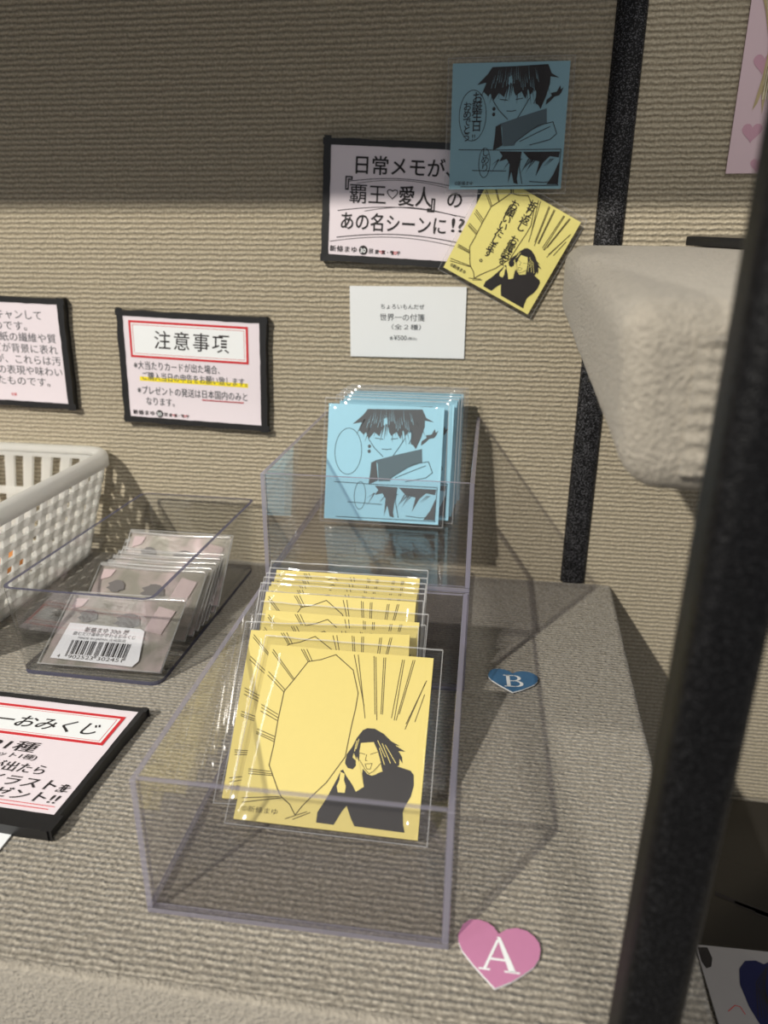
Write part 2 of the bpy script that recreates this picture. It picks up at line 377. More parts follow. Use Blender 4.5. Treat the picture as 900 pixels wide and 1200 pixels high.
# moulded bin with rounded corners, left of the yellow bin
def moulded_bin():
    t = thing('moulded_bin', (-.1552, -.190, .0002), (-.018, 0, 0), 'low clear moulded plastic bin holding silver cards with barcode', 'bin')
    w, d, h, r, th = .0940, .180, .0595, .007, .0024
    def ring(x0, x1, y0, y1, r, n=6):
        pts = []
        for cx, cy, a0 in ((x1 - r, y1 - r, 0), (x0 + r, y1 - r, 90), (x0 + r, y0 + r, 180), (x1 - r, y0 + r, 270)):
            for k in range(n + 1):
                a = math.radians(a0 + 90 * k / n); pts.append((cx + r * math.cos(a), cy + r * math.sin(a)))
        return pts
    e = .0025
    bo, to = ring(0, w - .002, 0, d - .006, r), ring(-e, w + e - .002, -e, d, r)
    bi, ti = ring(th, w - .002 - th, th, d - .006 - th, r - th), ring(th - e, w + e - .002 - th, th - e, d - th, r - th)
    n = len(bo); b = MB()
    b.add([(x, y, .003) for x, y in bo] + [(x, y, h) for x, y in to], [(i, (i + 1) % n, n + (i + 1) % n, n + i) for i in range(n)], M['styrene'])
    b.add([(x, y, .003) for x, y in bi] + [(x, y, h) for x, y in ti], [(n + i, n + (i + 1) % n, (i + 1) % n, i) for i in range(n)], M['styrene'])
    b.add([(x, y, h) for x, y in to] + [(x, y, h) for x, y in ti], [(i, (i + 1) % n, n + (i + 1) % n, n + i) for i in range(n)], M['styrene_edge'])
    o = b.build('wall_shell', t)
    for p in o.data.polygons: p.use_smooth = True
    for k0 in (16, 22):      # thick moulded corners
        b = MB(); b.add([(x, y, .003) for x, y in bo[k0:k0 + 3]] + [(x, y, h) for x, y in to[k0:k0 + 3]], [(0, 1, 4, 3), (1, 2, 5, 4)], M['styrene_edge']); b.build('corner_seam', t)
    b = MB(); b.slab(bo, 0, .0028, M['styrene'], M['styrene_edge']); b.build('base_panel', t)
    return t
moulded_bin()

# ------------------------------------------------------------------ note packs
ART = json.loads(r'''{"balloon":[[0.413,0.97],[0.531,0.884],[0.58,0.748],[0.578,0.657],[0.568,0.549],[0.558,0.382],[0.547,0.362],[0.475,0.236],[0.415,0.167],[0.364,0.103],[0.333,0.053],[0.293,0.104],[0.238,0.138],[0.211,0.175],[0.138,0.296],[0.142,0.4],[0.138,0.546],[0.141,0.718],[0.188,0.797],[0.252,0.912],[0.327,0.931],[0.413,0.97]],"ylines":[[[0.023,0.969],[0.189,0.795]],[[0.022,0.952],[0.179,0.794]],[[0.024,0.828],[0.144,0.729]],[[0.023,0.807],[0.142,0.713]],[[0.023,0.628],[0.131,0.58]],[[0.027,0.61],[0.135,0.561]],[[0.026,0.59],[0.133,0.545]],[[0.028,0.486],[0.138,0.453]],[[0.026,0.471],[0.137,0.438]],[[0.028,0.461],[0.137,0.426]],[[0.027,0.263],[0.15,0.262]],[[0.029,0.252],[0.162,0.25]],[[0.032,0.238],[0.169,0.242]],[[0.024,0.109],[0.229,0.137]],[[0.029,0.087],[0.239,0.131]],[[0.283,0.029],[0.393,0.076]],[[0.325,0.031],[0.412,0.074]],[[0.196,0.986],[0.252,0.912]],[[0.21,0.987],[0.262,0.912]],[[0.23,0.989],[0.275,0.919]],[[0.524,0.979],[0.625,0.675]],[[0.548,0.981],[0.64,0.607]],[[0.644,0.981],[0.694,0.635]],[[0.656,0.977],[0.709,0.603]],[[0.704,0.976],[0.728,0.639]],[[0.715,0.977],[0.737,0.639]],[[0.817,0.973],[0.791,0.622]],[[0.828,0.974],[0.808,0.612]],[[0.88,0.976],[0.819,0.613]],[[0.891,0.977],[0.833,0.649]],[[0.971,0.858],[0.877,0.596]],[[0.965,0.846],[0.875,0.567]],[[0.967,0.776],[0.926,0.613]]],"hair":[[0.661,0.552],[0.704,0.553],[0.758,0.529],[0.805,0.492],[0.856,0.471],[0.829,0.472],[0.89,0.443],[0.851,0.443],[0.874,0.412],[0.88,0.379],[0.861,0.403],[0.863,0.366],[0.853,0.361],[0.829,0.319],[0.81,0.341],[0.801,0.312],[0.774,0.329],[0.761,0.368],[0.736,0.431],[0.707,0.478],[0.672,0.472],[0.636,0.466],[0.636,0.42],[0.637,0.379],[0.64,0.331],[0.62,0.378],[0.603,0.409],[0.594,0.35],[0.564,0.355],[0.564,0.396],[0.59,0.441],[0.609,0.493],[0.637,0.538]],"neck":[[0.719,0.297],[0.762,0.36],[0.774,0.329],[0.739,0.305]],"torso":[[0.693,0.304],[0.719,0.297],[0.774,0.325],[0.853,0.361],[0.929,0.345],[0.948,0.324],[0.954,0.269],[0.943,0.21],[0.916,0.157],[0.909,0.126],[0.917,0.066],[0.929,0.029],[0.66,0.032],[0.634,0.071],[0.604,0.129],[0.581,0.095],[0.549,0.027],[0.453,0.028],[0.451,0.08],[0.489,0.155],[0.531,0.262],[0.545,0.308],[0.561,0.314],[0.616,0.256],[0.644,0.207],[0.684,0.235],[0.665,0.301],[0.665,0.329]],"hand1":[[0.623,0.39],[0.643,0.355],[0.66,0.301],[0.684,0.235],[0.644,0.205],[0.619,0.24],[0.581,0.28],[0.557,0.314],[0.563,0.335],[0.608,0.317],[0.622,0.345]],"hand2":[[0.544,0.3],[0.569,0.291],[0.57,0.259],[0.585,0.228],[0.584,0.193],[0.546,0.192],[0.535,0.223],[0.545,0.256]],"phone":[[0.562,0.371],[0.577,0.385],[0.598,0.383],[0.619,0.369],[0.625,0.341],[0.611,0.32],[0.581,0.324],[0.563,0.347]],"face":[[0.636,0.466],[0.707,0.478],[0.736,0.431],[0.762,0.368],[0.719,0.297],[0.701,0.309],[0.678,0.327],[0.642,0.372],[0.634,0.42]],"fline":[[[0.642,0.372],[0.678,0.327],[0.703,0.305],[0.725,0.32],[0.761,0.368]],[[0.637,0.411],[0.668,0.406]],[[0.697,0.409],[0.738,0.427]],[[0.676,0.406],[0.674,0.373],[0.684,0.374]],[[0.674,0.355],[0.713,0.361],[0.707,0.33],[0.688,0.329],[0.674,0.355]]],"strand":[[[0.611,0.476],[0.606,0.417]],[[0.729,0.488],[0.782,0.403]],[[0.756,0.474],[0.814,0.373]],[[0.774,0.468],[0.843,0.377]],[[0.622,0.486],[0.613,0.431]],[[0.743,0.448],[0.782,0.362]]],"bhair":[[0.342,0.965],[0.542,0.969],[0.815,0.978],[0.849,0.909],[0.917,0.874],[0.841,0.885],[0.841,0.83],[0.812,0.729],[0.775,0.638],[0.751,0.669],[0.728,0.682],[0.728,0.783],[0.699,0.781],[0.684,0.749],[0.655,0.794],[0.638,0.718],[0.601,0.777],[0.556,0.743],[0.537,0.774],[0.51,0.901],[0.489,0.886],[0.482,0.815],[0.455,0.734],[0.409,0.768],[0.361,0.706],[0.336,0.765],[0.315,0.743],[0.277,0.777],[0.295,0.849],[0.218,0.832],[0.306,0.914]],"bcollar":[[0.43,0.527],[0.625,0.587],[0.828,0.643],[0.837,0.528],[0.72,0.478],[0.579,0.383],[0.566,0.353],[0.466,0.348],[0.451,0.495]],"bside":[[0.394,0.506],[0.437,0.528],[0.462,0.355],[0.379,0.314],[0.391,0.433]],"bline":[[[0.361,0.709],[0.417,0.632],[0.494,0.562]],[[0.674,0.723],[0.622,0.634],[0.582,0.574]],[[0.483,0.627],[0.527,0.624],[0.563,0.631]],[[0.707,0.775],[0.73,0.797],[0.742,0.755],[0.714,0.681]],[[0.565,0.375],[0.664,0.446],[0.762,0.509],[0.889,0.537],[0.928,0.444],[0.873,0.397],[0.699,0.356]],[[0.609,0.384],[0.752,0.45],[0.866,0.5]],[[0.077,0.325],[0.435,0.319],[0.975,0.32]],[[0.105,0.021],[0.975,0.029]],[[0.975,0.32],[0.968,0.029]],[[0.419,0.718],[0.485,0.711]],[[0.558,0.715],[0.616,0.723]],[[0.719,0.061],[0.84,0.052],[0.899,0.058]],[[0.629,0.296],[0.622,0.176],[0.653,0.042]],[[0.204,0.155],[0.505,0.148]]],"blow":[[0.435,0.309],[0.636,0.304],[0.615,0.176],[0.606,0.085],[0.616,0.04],[0.578,0.05],[0.553,0.143],[0.528,0.051],[0.534,0.202],[0.506,0.245],[0.44,0.227],[0.467,0.273]],"blow2":[[0.644,0.303],[0.969,0.302],[0.961,0.254],[0.883,0.265],[0.828,0.214],[0.769,0.101],[0.794,0.223],[0.707,0.241]],"blow3":[[0.968,0.224],[0.972,0.036],[0.871,0.036],[0.924,0.117]],"bburst":[[0.816,0.669],[0.821,0.708],[0.862,0.739],[0.853,0.76],[0.903,0.769],[0.928,0.817],[0.938,0.785],[0.958,0.804],[0.944,0.764],[0.927,0.741],[0.885,0.73],[0.851,0.695]],"bspot":[[0.19,0.592],[0.308,0.597],[0.181,0.794],[0.311,0.213],[0.362,0.216],[0.304,0.34]]}''')
def sc(pts, s): return [(x * s, y * s) for x, y in pts]
def yellow_art(s, z, paper, lw=.0045):
    b = MB(); K = M['ink']; G = M['ink_line']
    for l in ART['ylines']: b.line(sc(l, s), lw * s, z, G)
    b.line(sc(ART['balloon'], s), lw * 1.2 * s, z, G)
    b.poly(sc(ART['torso'], s), z, K); b.poly(sc(ART['hair'], s), z + .00004, K)
    b.poly(sc(ART['neck'], s), z + .00008, paper); b.poly(sc(ART['face'], s), z + .00008, paper)
    for h in ('hand1', 'hand2'): b.poly(sc(ART[h], s), z + .00012, paper)
    b.poly(sc(ART['phone'], s), z + .00016, K)
    for l in ART['fline']: b.line(sc(l, s), .0035 * s, z + .00016, G)
    for l in ART['strand']: b.line(sc(l, s), .004 * s, z + .00012, paper)
    return b
def blue_art(s, z, ink, line, tone, paper):
    b = MB()
    b.poly(sc(ART['bhair'], s), z, ink); b.poly(sc(ART['bcollar'], s), z, tone); b.poly(sc(ART['bside'], s), z + .00003, ink)
    for k in ('blow', 'blow2', 'blow3', 'bburst'): b.poly(sc(ART[k], s), z, ink)
    for l in ART['bline']: b.line(sc(l, s), .006 * s, z + .00005, line)
    rr = random.Random(3)
    for k in range(26):   # pale strands and loose spikes of the fringe
        x = .36 + .36 * k / 25; y1 = .78 + .1 * rr.random(); dx = (x - .54) * .12
        b.poly(sc([(x + dx, y1), (x + dx + .0035, y1), (x + .0005, y1 + .07 + .05 * rr.random())], s), z + .00006, paper)
        x = .31 + .48 * k / 25; dx = (x - .54) * .25 + .02 * (rr.random() - .5); y1 = .66 + .12 * rr.random()
        b.poly(sc([(x + dx, y1), (x + .014, y1 + .14), (x, y1 + .15)], s), z + .00002, ink)
    for k in range(16):
        x = .42 + .5 * rr.random(); y1 = .12 + .12 * rr.random()
        b.poly(sc([(x - .06, y1), (x + .012, .245), (x, .245)], s), z + .00002, ink)
    for cx, cy, rx, ry in ((.188, .594, .118, .20), (.309, .216, .05, .12)):
        b.line([((cx + rx * math.cos(a * PI / 16)) * s, (cy + ry * math.sin(a * PI / 16)) * s) for a in range(33)], .005 * s, z, line)
    for cx, cy in ((.372, .645), (.372, .602)):
        b.poly([((cx + .014 * math.cos(a * PI / 5)) * s, (cy + .016 * math.sin(a * PI / 5)) * s) for a in range(10)], z, ink)
    return b
def sleeve_parts(root, s, mx, mt, mb, thick, seed, amp=.0005, back=True):
    """clear film bag: rippled front sheet with a folded lip on top, flat back sheet, sealed seams"""
    x0, x1, y0, y1 = -mx, s + mx, -mb, s + mt
    nx, ny = 16, 18; b = MB()
    def sheet(zf, flip):
        vs = []
        for j in range(ny + 1):
            for i in range(nx + 1):
                u, v = i / nx, j / ny; x = x0 + (x1 - x0) * u; y = y0 + (y1 - y0) * v
                out = max(0, -x, x - s, -y, y - s) / max(mx, mt)
                z = zf * (1 - min(1, out)) + noise.noise(Vector((x * 55, y * 55, seed * 7.3 + zf * 90))) * amp * (1 if zf > 0 else .4)
                if v > .93: z += (v - .93) * .02 * (.5 + noise.noise(Vector((x * 90, seed, 0))))
                vs.append((x, y, z))
        fs = [((j * (nx + 1) + i), (j * (nx + 1) + i + 1), ((j + 1) * (nx + 1) + i + 1), ((j + 1) * (nx + 1) + i)) for j in range(ny) for i in range(nx)]
        b.add(vs, [f[::-1] for f in fs] if flip else fs, M['sleeve'])
        return vs
    top = sheet(thick + .0009, False)
    if back: sheet(-.0004, True)
    o = b.build('film_sleeve', root)
    for p in o.data.polygons: p.use_smooth = True
    b = MB(); w = .0004; z = .0007
    row = top[-(nx + 1):]
    for p_, q_ in zip(row[:-1], row[1:]):
        b.add([(p_[0], p_[1] - w, p_[2] + .0002), (q_[0], q_[1] - w, q_[2] + .0002), (q_[0], q_[1] + w, q_[2] + .0002), (p_[0], p_[1] + w, p_[2] + .0002)], [(0, 1, 2, 3)], M['seam'])
    b.line([(x0, y0), (x0, y1)], .0005, z, M['seam']); b.line([(x1, y0), (x1, y1)], .0005, z, M['seam']); b.line([(x0, y0), (x1, y0)], .0005, z, M['seam'])
    b.build('seam', o)
    return o
def note_pack(loc, abc, s, kind, label, group, name, thick=.0024, art=True):
    t = thing(name, loc, abc, label, 'sticky note', group)
    pm = M[kind]; b = MB(); b.box(0, s, 0, s, 0, thick, pm); b.build('note_pad', t)
    if art:
        zz = thick + .00012
        if kind == 'yellow': a = yellow_art(s, zz, pm); a.build('printed_drawing', t); text('©新條まゆ', .035 * s, .045 * s, .034 * s, zz, M['ink_line'], t, 'copyright_line', fit=.20 * s)
        else: blue_art(s, zz, M['ink_grey'], M['ink_blue'], M['tone'], pm).build('printed_drawing', t)
    return t
YS = .0835; GY = 'yellow sticky note packs filed in the front bin'
yp = note_pack((.0202, -.2950, .0062), (.0006, .664, -.004), YS, 'yellow', 'frontmost yellow note pack, its whole drawing in view', GY, 'sticky_note_pack')
sleeve_parts(yp, YS, .0042, .0052, .002, .0024, 1)
ord_ = ['third', 'fourth', 'fifth', 'sixth', 'seventh', 'eighth', 'ninth']
copy_thing(yp, (.0114, -.2853, .0080), (.0, .668, .05), 'second yellow note pack, pushed out to the left behind the frontmost')
rear = [(.0104, -.2749, .6985), (.0096, -.2646, .7753), (.0074, -.2537, .8006), (.0073, -.2475, .8736), (.0064, -.2402, .8743), (.0068, -.2347, .8766), (.0069, -.2281, .8914), (.0075, -.2210, .9431)]
for k, (x, y, bb) in enumerate(rear):
    lab = (ord_[k] + ' yellow note pack counted from the front of the bin') if k < 7 else 'rearmost yellow note pack, against the riser bin'
    copy_thing(yp, (x + .0006, y + .0006, .0056), (random.uniform(-.01, .01), bb, random.uniform(-.008, .008)), lab)

BS = .0805; GB = 'pale blue sticky note packs in the upper bin'; zf = BH + .0006 + T + .0022
bp_ = note_pack((.0141, -.0745, zf), (.0, 1.285, -.004), BS, 'blue', 'frontmost pale blue note pack, its drawing fully in view', GB, 'sticky_note_pack')
sleeve_parts(bp_, BS, .003, .004, .002, .0024, 5, .0007)
bl = [(.0205, -.0640, 1.335, 'second pale blue note pack from the front, set to the right'), (.0222, -.0560, 1.37, 'third pale blue note pack from the front'),
      (.0228, -.0470, 1.41, 'fourth pale blue note pack from the front'), (.0232, -.0380, 1.45, 'fifth pale blue note pack from the front'),
      (.0245, -.0290, 1.49, 'sixth pale blue note pack from the front'), (.0262, -.0190, 1.53, 'rearmost pale blue note pack, nearest the wall')]
for k, (x, y, bb, lab) in enumerate(bl): copy_thing(bp_, (x, y, zf), (random.uniform(-.015, .015), bb, random.uniform(-.006, .006)), lab)

# ------------------------------------------------------------------ silver cards in the moulded bin
CW, CH = .078, .0525
def silver_card(loc, abc, label):
    t = thing('silver_card_pack', loc, abc, label, 'card', 'silver card packs in the moulded bin')
    b = MB(); b.box(0, CW, 0, CH, 0, .0016, M['foil_edge']); b.build('card_stack', t)
    b = MB(); nx, ny = 14, 10; vs = []
    for j in range(ny + 1):
        for i in range(nx + 1):
            x, y = CW * i / nx, CH * j / ny
            vs.append((x, y, .0019 + .0007 * noise.noise(Vector((x * 45, y * 45, loc[1] * 300)))))
    b.add(vs, [((j * (nx + 1) + i), (j * (nx + 1) + i + 1), ((j + 1) * (nx + 1) + i + 1), ((j + 1) * (nx + 1) + i)) for j in range(ny) for i in range(nx)], M['foil'])
    o = b.build('foil_face', t)
    for p in o.data.polygons: p.use_smooth = True
    b = MB()
    for cx, cy, rx, ry in ((.017, .036, .006, .005), (.045, .034, .008, .006)):
        b.poly([(cx + rx * (1 + .25 * math.sin(3 * a)) * math.cos(a * PI / 8), cy + ry * math.sin(a * PI / 8)) for a in range(16)], .0030, M['patch_grey'])
    b.poly([(.058, .028), (.070, .026), (.074, .044), (.062, .047)], .0029, M['patch_pink'])
    b.poly([(.003, .040), (.010, .043), (.012, .049), (.003, .049)], .0029, M['patch_pink'])
    b.build('printed_patches', t)
    b = MB(); pr = [(-.0012 * math.cos(q * PI / 6), .0034 + .0012 * math.sin(q * PI / 6)) for q in range(7)]     # rolled fold of the film along the top
    b.add([(x_, CH - .0008 + y_ + .0006 * math.sin(x_ * 70 + loc[1] * 90), z_) for x_ in [CW * q / 12 for q in range(13)] for y_, z_ in pr], [(k * 7 + q, k * 7 + q + 1, k * 7 + q + 8, k * 7 + q + 7) for k in range(12) for q in range(6)], M['seam'])
    f_ = b.build('film_fold', t)
    for p in f_.data.polygons: p.use_smooth = True
    b = MB(); b.frame(-.0015, -.001, CW + .0015, CH + .002, .0009, .0032, M['seam']); b.rect(-.001, -.001, CW + .001, CH + .001, .0031, M['sleeve']); b.build('film_sleeve', t)
    return t
c1 = silver_card((-.1430, -.1862, .0046), (.003, .494, .006), 'front silver foil card pack bearing the barcode sticker')
c2 = copy_thing(c1, (-.1435, -.1463, .0055), (-.005, .588, -.010), 'second visible silver card pack, its foil face showing above the front one')
for k, (dx, y, bb) in enumerate([(-.1412, -.1395, .575), (-.1405, -.1320, .595), (-.1400, -.1245, .61), (-.1395, -.1175, .63)]):
    copy_thing(c1, (dx, y, .0048), (0, bb, 0), ['silver card pack just behind the second visible one, only its edge showing', 'silver card pack in the tight middle row, second edge',
                                             'silver card pack in the tight middle row, third edge', 'silver card pack in the tight middle row, fourth edge'][k])
copy_thing(c1, (-.1425, -.1080, .0057), (-.006, .658, -.014), 'third visible silver card pack, upper face with grey and pink patches')
copy_thing(c1, (-.1385, -.1060, .0052), (0, .72, 0), 'silver card pack between the upper face and the rearmost one')
copy_thing(c1, (-.1365, -.1035, .0095), (0, .78, 0), 'rearmost silver card pack, thin strip of its top showing')
# barcode sticker on the front card
st = MB(); z = .0036; st.slab([(.0054, .0035), (.0600, .0016), (.0628, .0060), (.0590, .0270), (.0560, .0285), (.0075, .0295)], z - .0001, z, M['label_white'])
stk = st.build('barcode_sticker', c1)
L_, G_, R_ = ['0001101', '0011001', '0010011', '0111101', '0100011', '0110001', '0101111', '0111011', '0110111', '0001011'], None, None
R_ = [''.join('1' if c == '0' else '0' for c in s) for s in L_]; G_ = [s[::-1] for s in R_]
dg = '4902523302451'; par = 'LGLLGG'
bits = '101' + ''.join((L_ if p_ == 'L' else G_)[int(d)] for p_, d in zip(par, dg[1:7])) + '01010' + ''.join(R_[int(d)] for d in dg[7:]) + '101'
b = MB(); x0, wd = .0145, .0395 / len(bits)
for i, c in enumerate(bits):
    if c == '1':
        ya = .0052 if (i < 3 or i > 91 or 45 <= i < 50) else .0070
        b.rect(x0 + i * wd, ya, x0 + (i + 1) * wd, .0170, z + .0002, M['ink'])
b.build('barcode', stk)
tx = [text('4', .0095, .0040, .0036, z + .0002, M['ink'], stk), text('902523', .0165, .0040, .0036, z + .0002, M['ink'], stk, fit=.0165), text('302451', .0355, .0040, .0036, z + .0002, M['ink'], stk, fit=.0165),
      text('新條まゆ 30th 展', .0195, .0237, .0040, z + .0002, M['ink'], stk, fit=.030, bold=.01), text('飲むだけ運命が変わるおみくじ', .0130, .0208, .0030, z + .0002, M['ink_grey'], stk, fit=.042, bold=.01),
      text('MADE IN JAPAN 企画製造', .0175, .0181, .0023, z + .0002, M['ink_grey'], stk, fit=.032)]
join_meshes(tx, 'lettering', stk)

# ------------------------------------------------------------------ white basket
def basket():
    t = thing('plastic_basket', (-.3150, -.1120, .0003), (0, 0, 0), 'white plastic lattice basket at the left edge', 'basket')
    P = M['white_plastic']; hb, ht = (.1045, .100), (.129, .1065)   # half sizes at floor / rim
    H = .088
    def P3(side, u, v, off=0):
        """point on a wall: side 0..3, u -1..1 along, v 0..1 up"""
        hx = hb[0] + (ht[0] - hb[0]) * v + off; hy = hb[1] + (ht[1] - hb[1]) * v + off; z = v * H
        return {0: Vector((hx, u * hy, z)), 1: Vector((-hx, u * hy, z)), 2: Vector((u * hx, hy, z)), 3: Vector((u * hx, -hy, z))}[side]
    def bar(b, side, u0, u1, v0, v1, th=.0009):
        c = [(u0, v0), (u1, v0), (u1, v1), (u0, v1)]
        vs = [P3(side, u, v, -th) for u, v in c] + [P3(side, u, v, th) for u, v in c]
        b.add(vs, [(0, 3, 2, 1), (4, 5, 6, 7), (0, 1, 5, 4), (2, 3, 7, 6), (1, 2, 6, 5), (3, 0, 4, 7)], P)
    for side, nm in ((0, 'side_lattice'), (1, 'side_lattice'), (2, 'end_lattice'), (3, 'end_lattice')):
        b = MB(); n = 15
        step = 2 / n; bw = step * .24
        for i in range(n + 1):
            u = -1 + i * step; bar(b, side, max(-1, u - bw), min(1, u + bw), 0, 1)
        rows = (0, .075, .22, .36, .50, .64, .78, 1.0) if side < 2 else (0, .075, .22, .62, 1.0)
        for v in rows: bar(b, side, -1, 1, max(0, v - .035), min(1, v + .035), .0013)
        b.build(nm, t)
    b = MB(); n = 18
    for i in range(n + 1):
        u = -1 + 2 * i / n; x = u * hb[0]; b.box(x - .0016, x + .0016, -hb[1], hb[1], 0, .0018, P)
        y = u * hb[1]; b.box(-hb[0], hb[0], y - .0016, y + .0016, .0001, .0019, P)
    b.build('base_grid', t)
    # rim: rounded rolled lip swept round a rounded rectangle
    path = []; r = .016
    for cx, cy, a0 in ((ht[0] - r, ht[1] - r, 0), (-ht[0] + r, ht[1] - r, 90), (-ht[0] + r, -ht[1] + r, 180), (ht[0] - r, -ht[1] + r, 270)):
        for k in range(9):
            a = math.radians(a0 + k * 11.25); path.append((cx, cy, a))
    prof = [(-.001, -.002), (-.001, .0045), (.001, .0062), (.0045, .0066), (.0072, .0045), (.0080, .001), (.0078, -.0055), (.0066, -.0058), (.0062, .001), (.004, .0035), (.0012, .0035)]
    vs = []; k_ = len(prof)
    for cx, cy, a in path:
        for (o_, z_) in prof: vs.append((cx + (r + o_) * math.cos(a), cy + (r + o_) * math.sin(a), H + z_))
    n = len(path); fs = [(i * k_ + j, i * k_ + (j + 1) % k_, ((i + 1) % n) * k_ + (j + 1) % k_, ((i + 1) % n) * k_ + j) for i in range(n) for j in range(k_)]
    b = MB(); b.add(vs, [f[::-1] for f in fs], P); o = b.build('rim', t); smooth(o, 0, 0)
    return t
basket()
o = thing('paper_slip', (-.318, -.1, .0026), (0, 0, 0), 'orange paper packet inside the white basket', 'packet')
b = MB(); b.box(-.06, .07, -.06, .06, 0, .012, M['orange']); smooth(b.build('paper_wrap', o), .003, 3)
b = MB(); b.box(-.05, .06, -.05, .05, .0122, .0126, M['pink_paper']); b.build('printed_face', o)

# ------------------------------------------------------------------ framed signs
def sign(loc, abc, w, h, label, group, th=.006, bt=(.0042, .0050, .0045, .0050), jag=.0006):
    """pink paper on foam board with black tape wrapped round the edges; origin at lower left. bt = top,right,bottom,left tape width"""
    t = thing('framed_sign', loc, abc, label, 'sign', group)
    b = MB(); b.box(.0008, w - .0008, .0008, h - .0008, 0, th - .0006, M['tape']); b.build('foam_board', t)
    b = MB(); b.rect(.001, .001, w - .001, h - .001, th, M['pink_paper']); b.build('paper', t)
    def strip(n, horizontal, a0, a1, e0, inner, seed):
        b = MB(); N = 26; front = []; 
        for k in range(N + 1):
            f = a0 + (a1 - a0) * k / N
            j_ = noise.noise(Vector((f * 70, seed, 0))) * jag; i_ = noise.noise(Vector((f * 120, seed + 9, 0))) * jag * .6
            front.append((f, e0 + (j_ if inner > e0 else -j_) * 1, inner + i_))
        vs = []; 
        for f, e, i_ in front:
            for (a, z_) in ((e, -.0002), (e, th + .0006), (i_, th + .0005), (i_, th + .0001)):
                vs.append((f, a, z_) if horizontal else (a, f, z_))
        fs = [(k * 4 + q, k * 4 + q + 1, k * 4 + q + 5, k * 4 + q + 4) for k in range(N) for q in range(3)]
        b.add(vs, fs, M['tape']); o = b.build('tape_edge', t)
        for p in o.data.polygons: p.use_smooth = False
    strip('top', True, -.0006, w + .0012, h, h - bt[0], 1); strip('bottom', True, -.0006, w + .0016, 0, bt[2], 2)
    strip('right', False, -.0008, h + .0008, w, w - bt[1], 3); strip('left', False, -.0006, h + .0014, 0, bt[3], 4)
    return t
def footer(t, x, y, s, z):
    k = s / .0050
    b = MB(); b.poly([(x + .0235 * k + .0030 * k * math.cos(a * PI / 12), y + .0016 * k + .0030 * k * math.sin(a * PI / 12)) for a in range(24)], z, M['ink']); b.build('round_emblem', t)
    a = [text('新條まゆ', x, y, .0042 * k, z, M['ink'], t, fit=.0190 * k, bold=.012, spacing=1.1), text('展', x + .0270 * k, y, .0036 * k, z, M['ink'], t)]
    text('30', x + .0212 * k, y, .0040 * k, z + .0001, M['white_paper'], t, 'white_numerals', bold=.02)
    a.append(text('愛  蜜・殖  子', x + .0315 * k, y, .0028 * k, z, M['ink'], t, fit=.0175 * k, bold=.015))
    join_meshes(a, 'footer_lettering', t)
    text('♡    ♡', x + .0343 * k, y, .0026 * k, z, M['red'], t, 'red_hearts', fit=.0128 * k, bold=.02)
FG = 'black-taped pink signs on the wall'
# handwritten sign behind the two sample notes
w, h = .1120, .0790
t = sign((.0000, -.0004, .2425), (0, PI / 2, -.060 + .008), w, h, 'pink handwritten sign with black tape frame partly behind the sample notes', FG)
z = .0063; a = []
a += [text('日常メモが、', .0205, .0585, .0125, z, M['ink'], t, bold=.012, fit=.066), text('『', .0085, .0450, .0125, z, M['ink'], t, bold=.02), text('覇王', .0185, .0400, .0135, z, M['ink'], t, bold=.003, fit=.0255),
      text('愛人', .0530, .0400, .0135, z, M['ink'], t, bold=.014, fit=.023), text('』', .0735, .0370, .0125, z, M['ink'], t, bold=.02), text('の', .0860, .0400, .0120, z, M['ink'], t, bold=.012),
      text('あの名シーンに', .0125, .0225, .0125, z, M['ink'], t, bold=.012, fit=.074), text('!?', .0900, .0240, .0125, z, M['ink'], t, bold=.01, fit=.009)]
join_meshes(a, 'handwriting', t)
b = MB()
def arc(x0, x1, y, rise, wd, m=M['ink']):
    b.line([(x0 + (x1 - x0) * k / 14, y + rise * math.sin(PI * (k / 14 * .8 + .1)) - rise * .3) for k in range(15)], wd, z, m)
arc(.018, .090, .0525, .0045, .0004); arc(.024, .086, .0515, .0045, .0003)
arc(.011, .100, .0335, .0060, .0004); arc(.030, .094, .0340, .0058, .0003)
arc(.011, .104, .0160, .0060, .0005); arc(.006, .104, .0130, .0075, .0003)
b.line([(.0490 + .0036 * (math.sin(a_) ** 3), .0462 + .0034 * (.81 * math.cos(a_) - .31 * math.cos(2 * a_) - .12 * math.cos(3 * a_))) for a_ in [q * PI / 10 for q in range(21)]], .0006, z, M['ink'])
b.build('underlines', t); footer(t, .0060, .0068, .0052, z)

# boxed-title sign
w, h = .1185, .0868
t = sign((-.1646, -.0004, .1188), (0, PI / 2, -.035), w, h, 'pink sign with red boxed title and yellow highlighter line', FG, jag=.0009)
b = MB(); z = .0062
b.rect(.0095, .0515, .1045, .0795, z, M['white_paper']); b.frame(.0095, .0515, .1045, .0795, .0017, z + .0001, M['red']); b.frame(.0125, .0545, .1015, .0765, .0003, z + .0001, M['red']); b.build('title_box', t)
b = MB(); b.rect(.0155, .0335, .1035, .0368, z, M['highlighter']); b.build('highlighter_line', t)
text('注意事項', .0288, .0602, .0150, z + .0002, M['ink'], t, 'title_lettering', fit=.060, bold=.004, spacing=1.2, shear=.06)
a = [text('※大当たりカードが出た場合、', .0110, .0430, .0072, z + .0002, M['ink_grey'], t, fit=.070), text('ご購入当日の申告をお願い致します。', .0170, .0348, .0072, z + .0002, M['ink_grey'], t, fit=.085),
     text('※プレゼントの発送は日本国内のみと', .0125, .0235, .0072, z + .0002, M['ink_grey'], t, fit=.090), text('なります。', .0190, .0150, .0072, z + .0002, M['ink_grey'], t, fit=.0235)]
join_meshes(a, 'lettering', t)
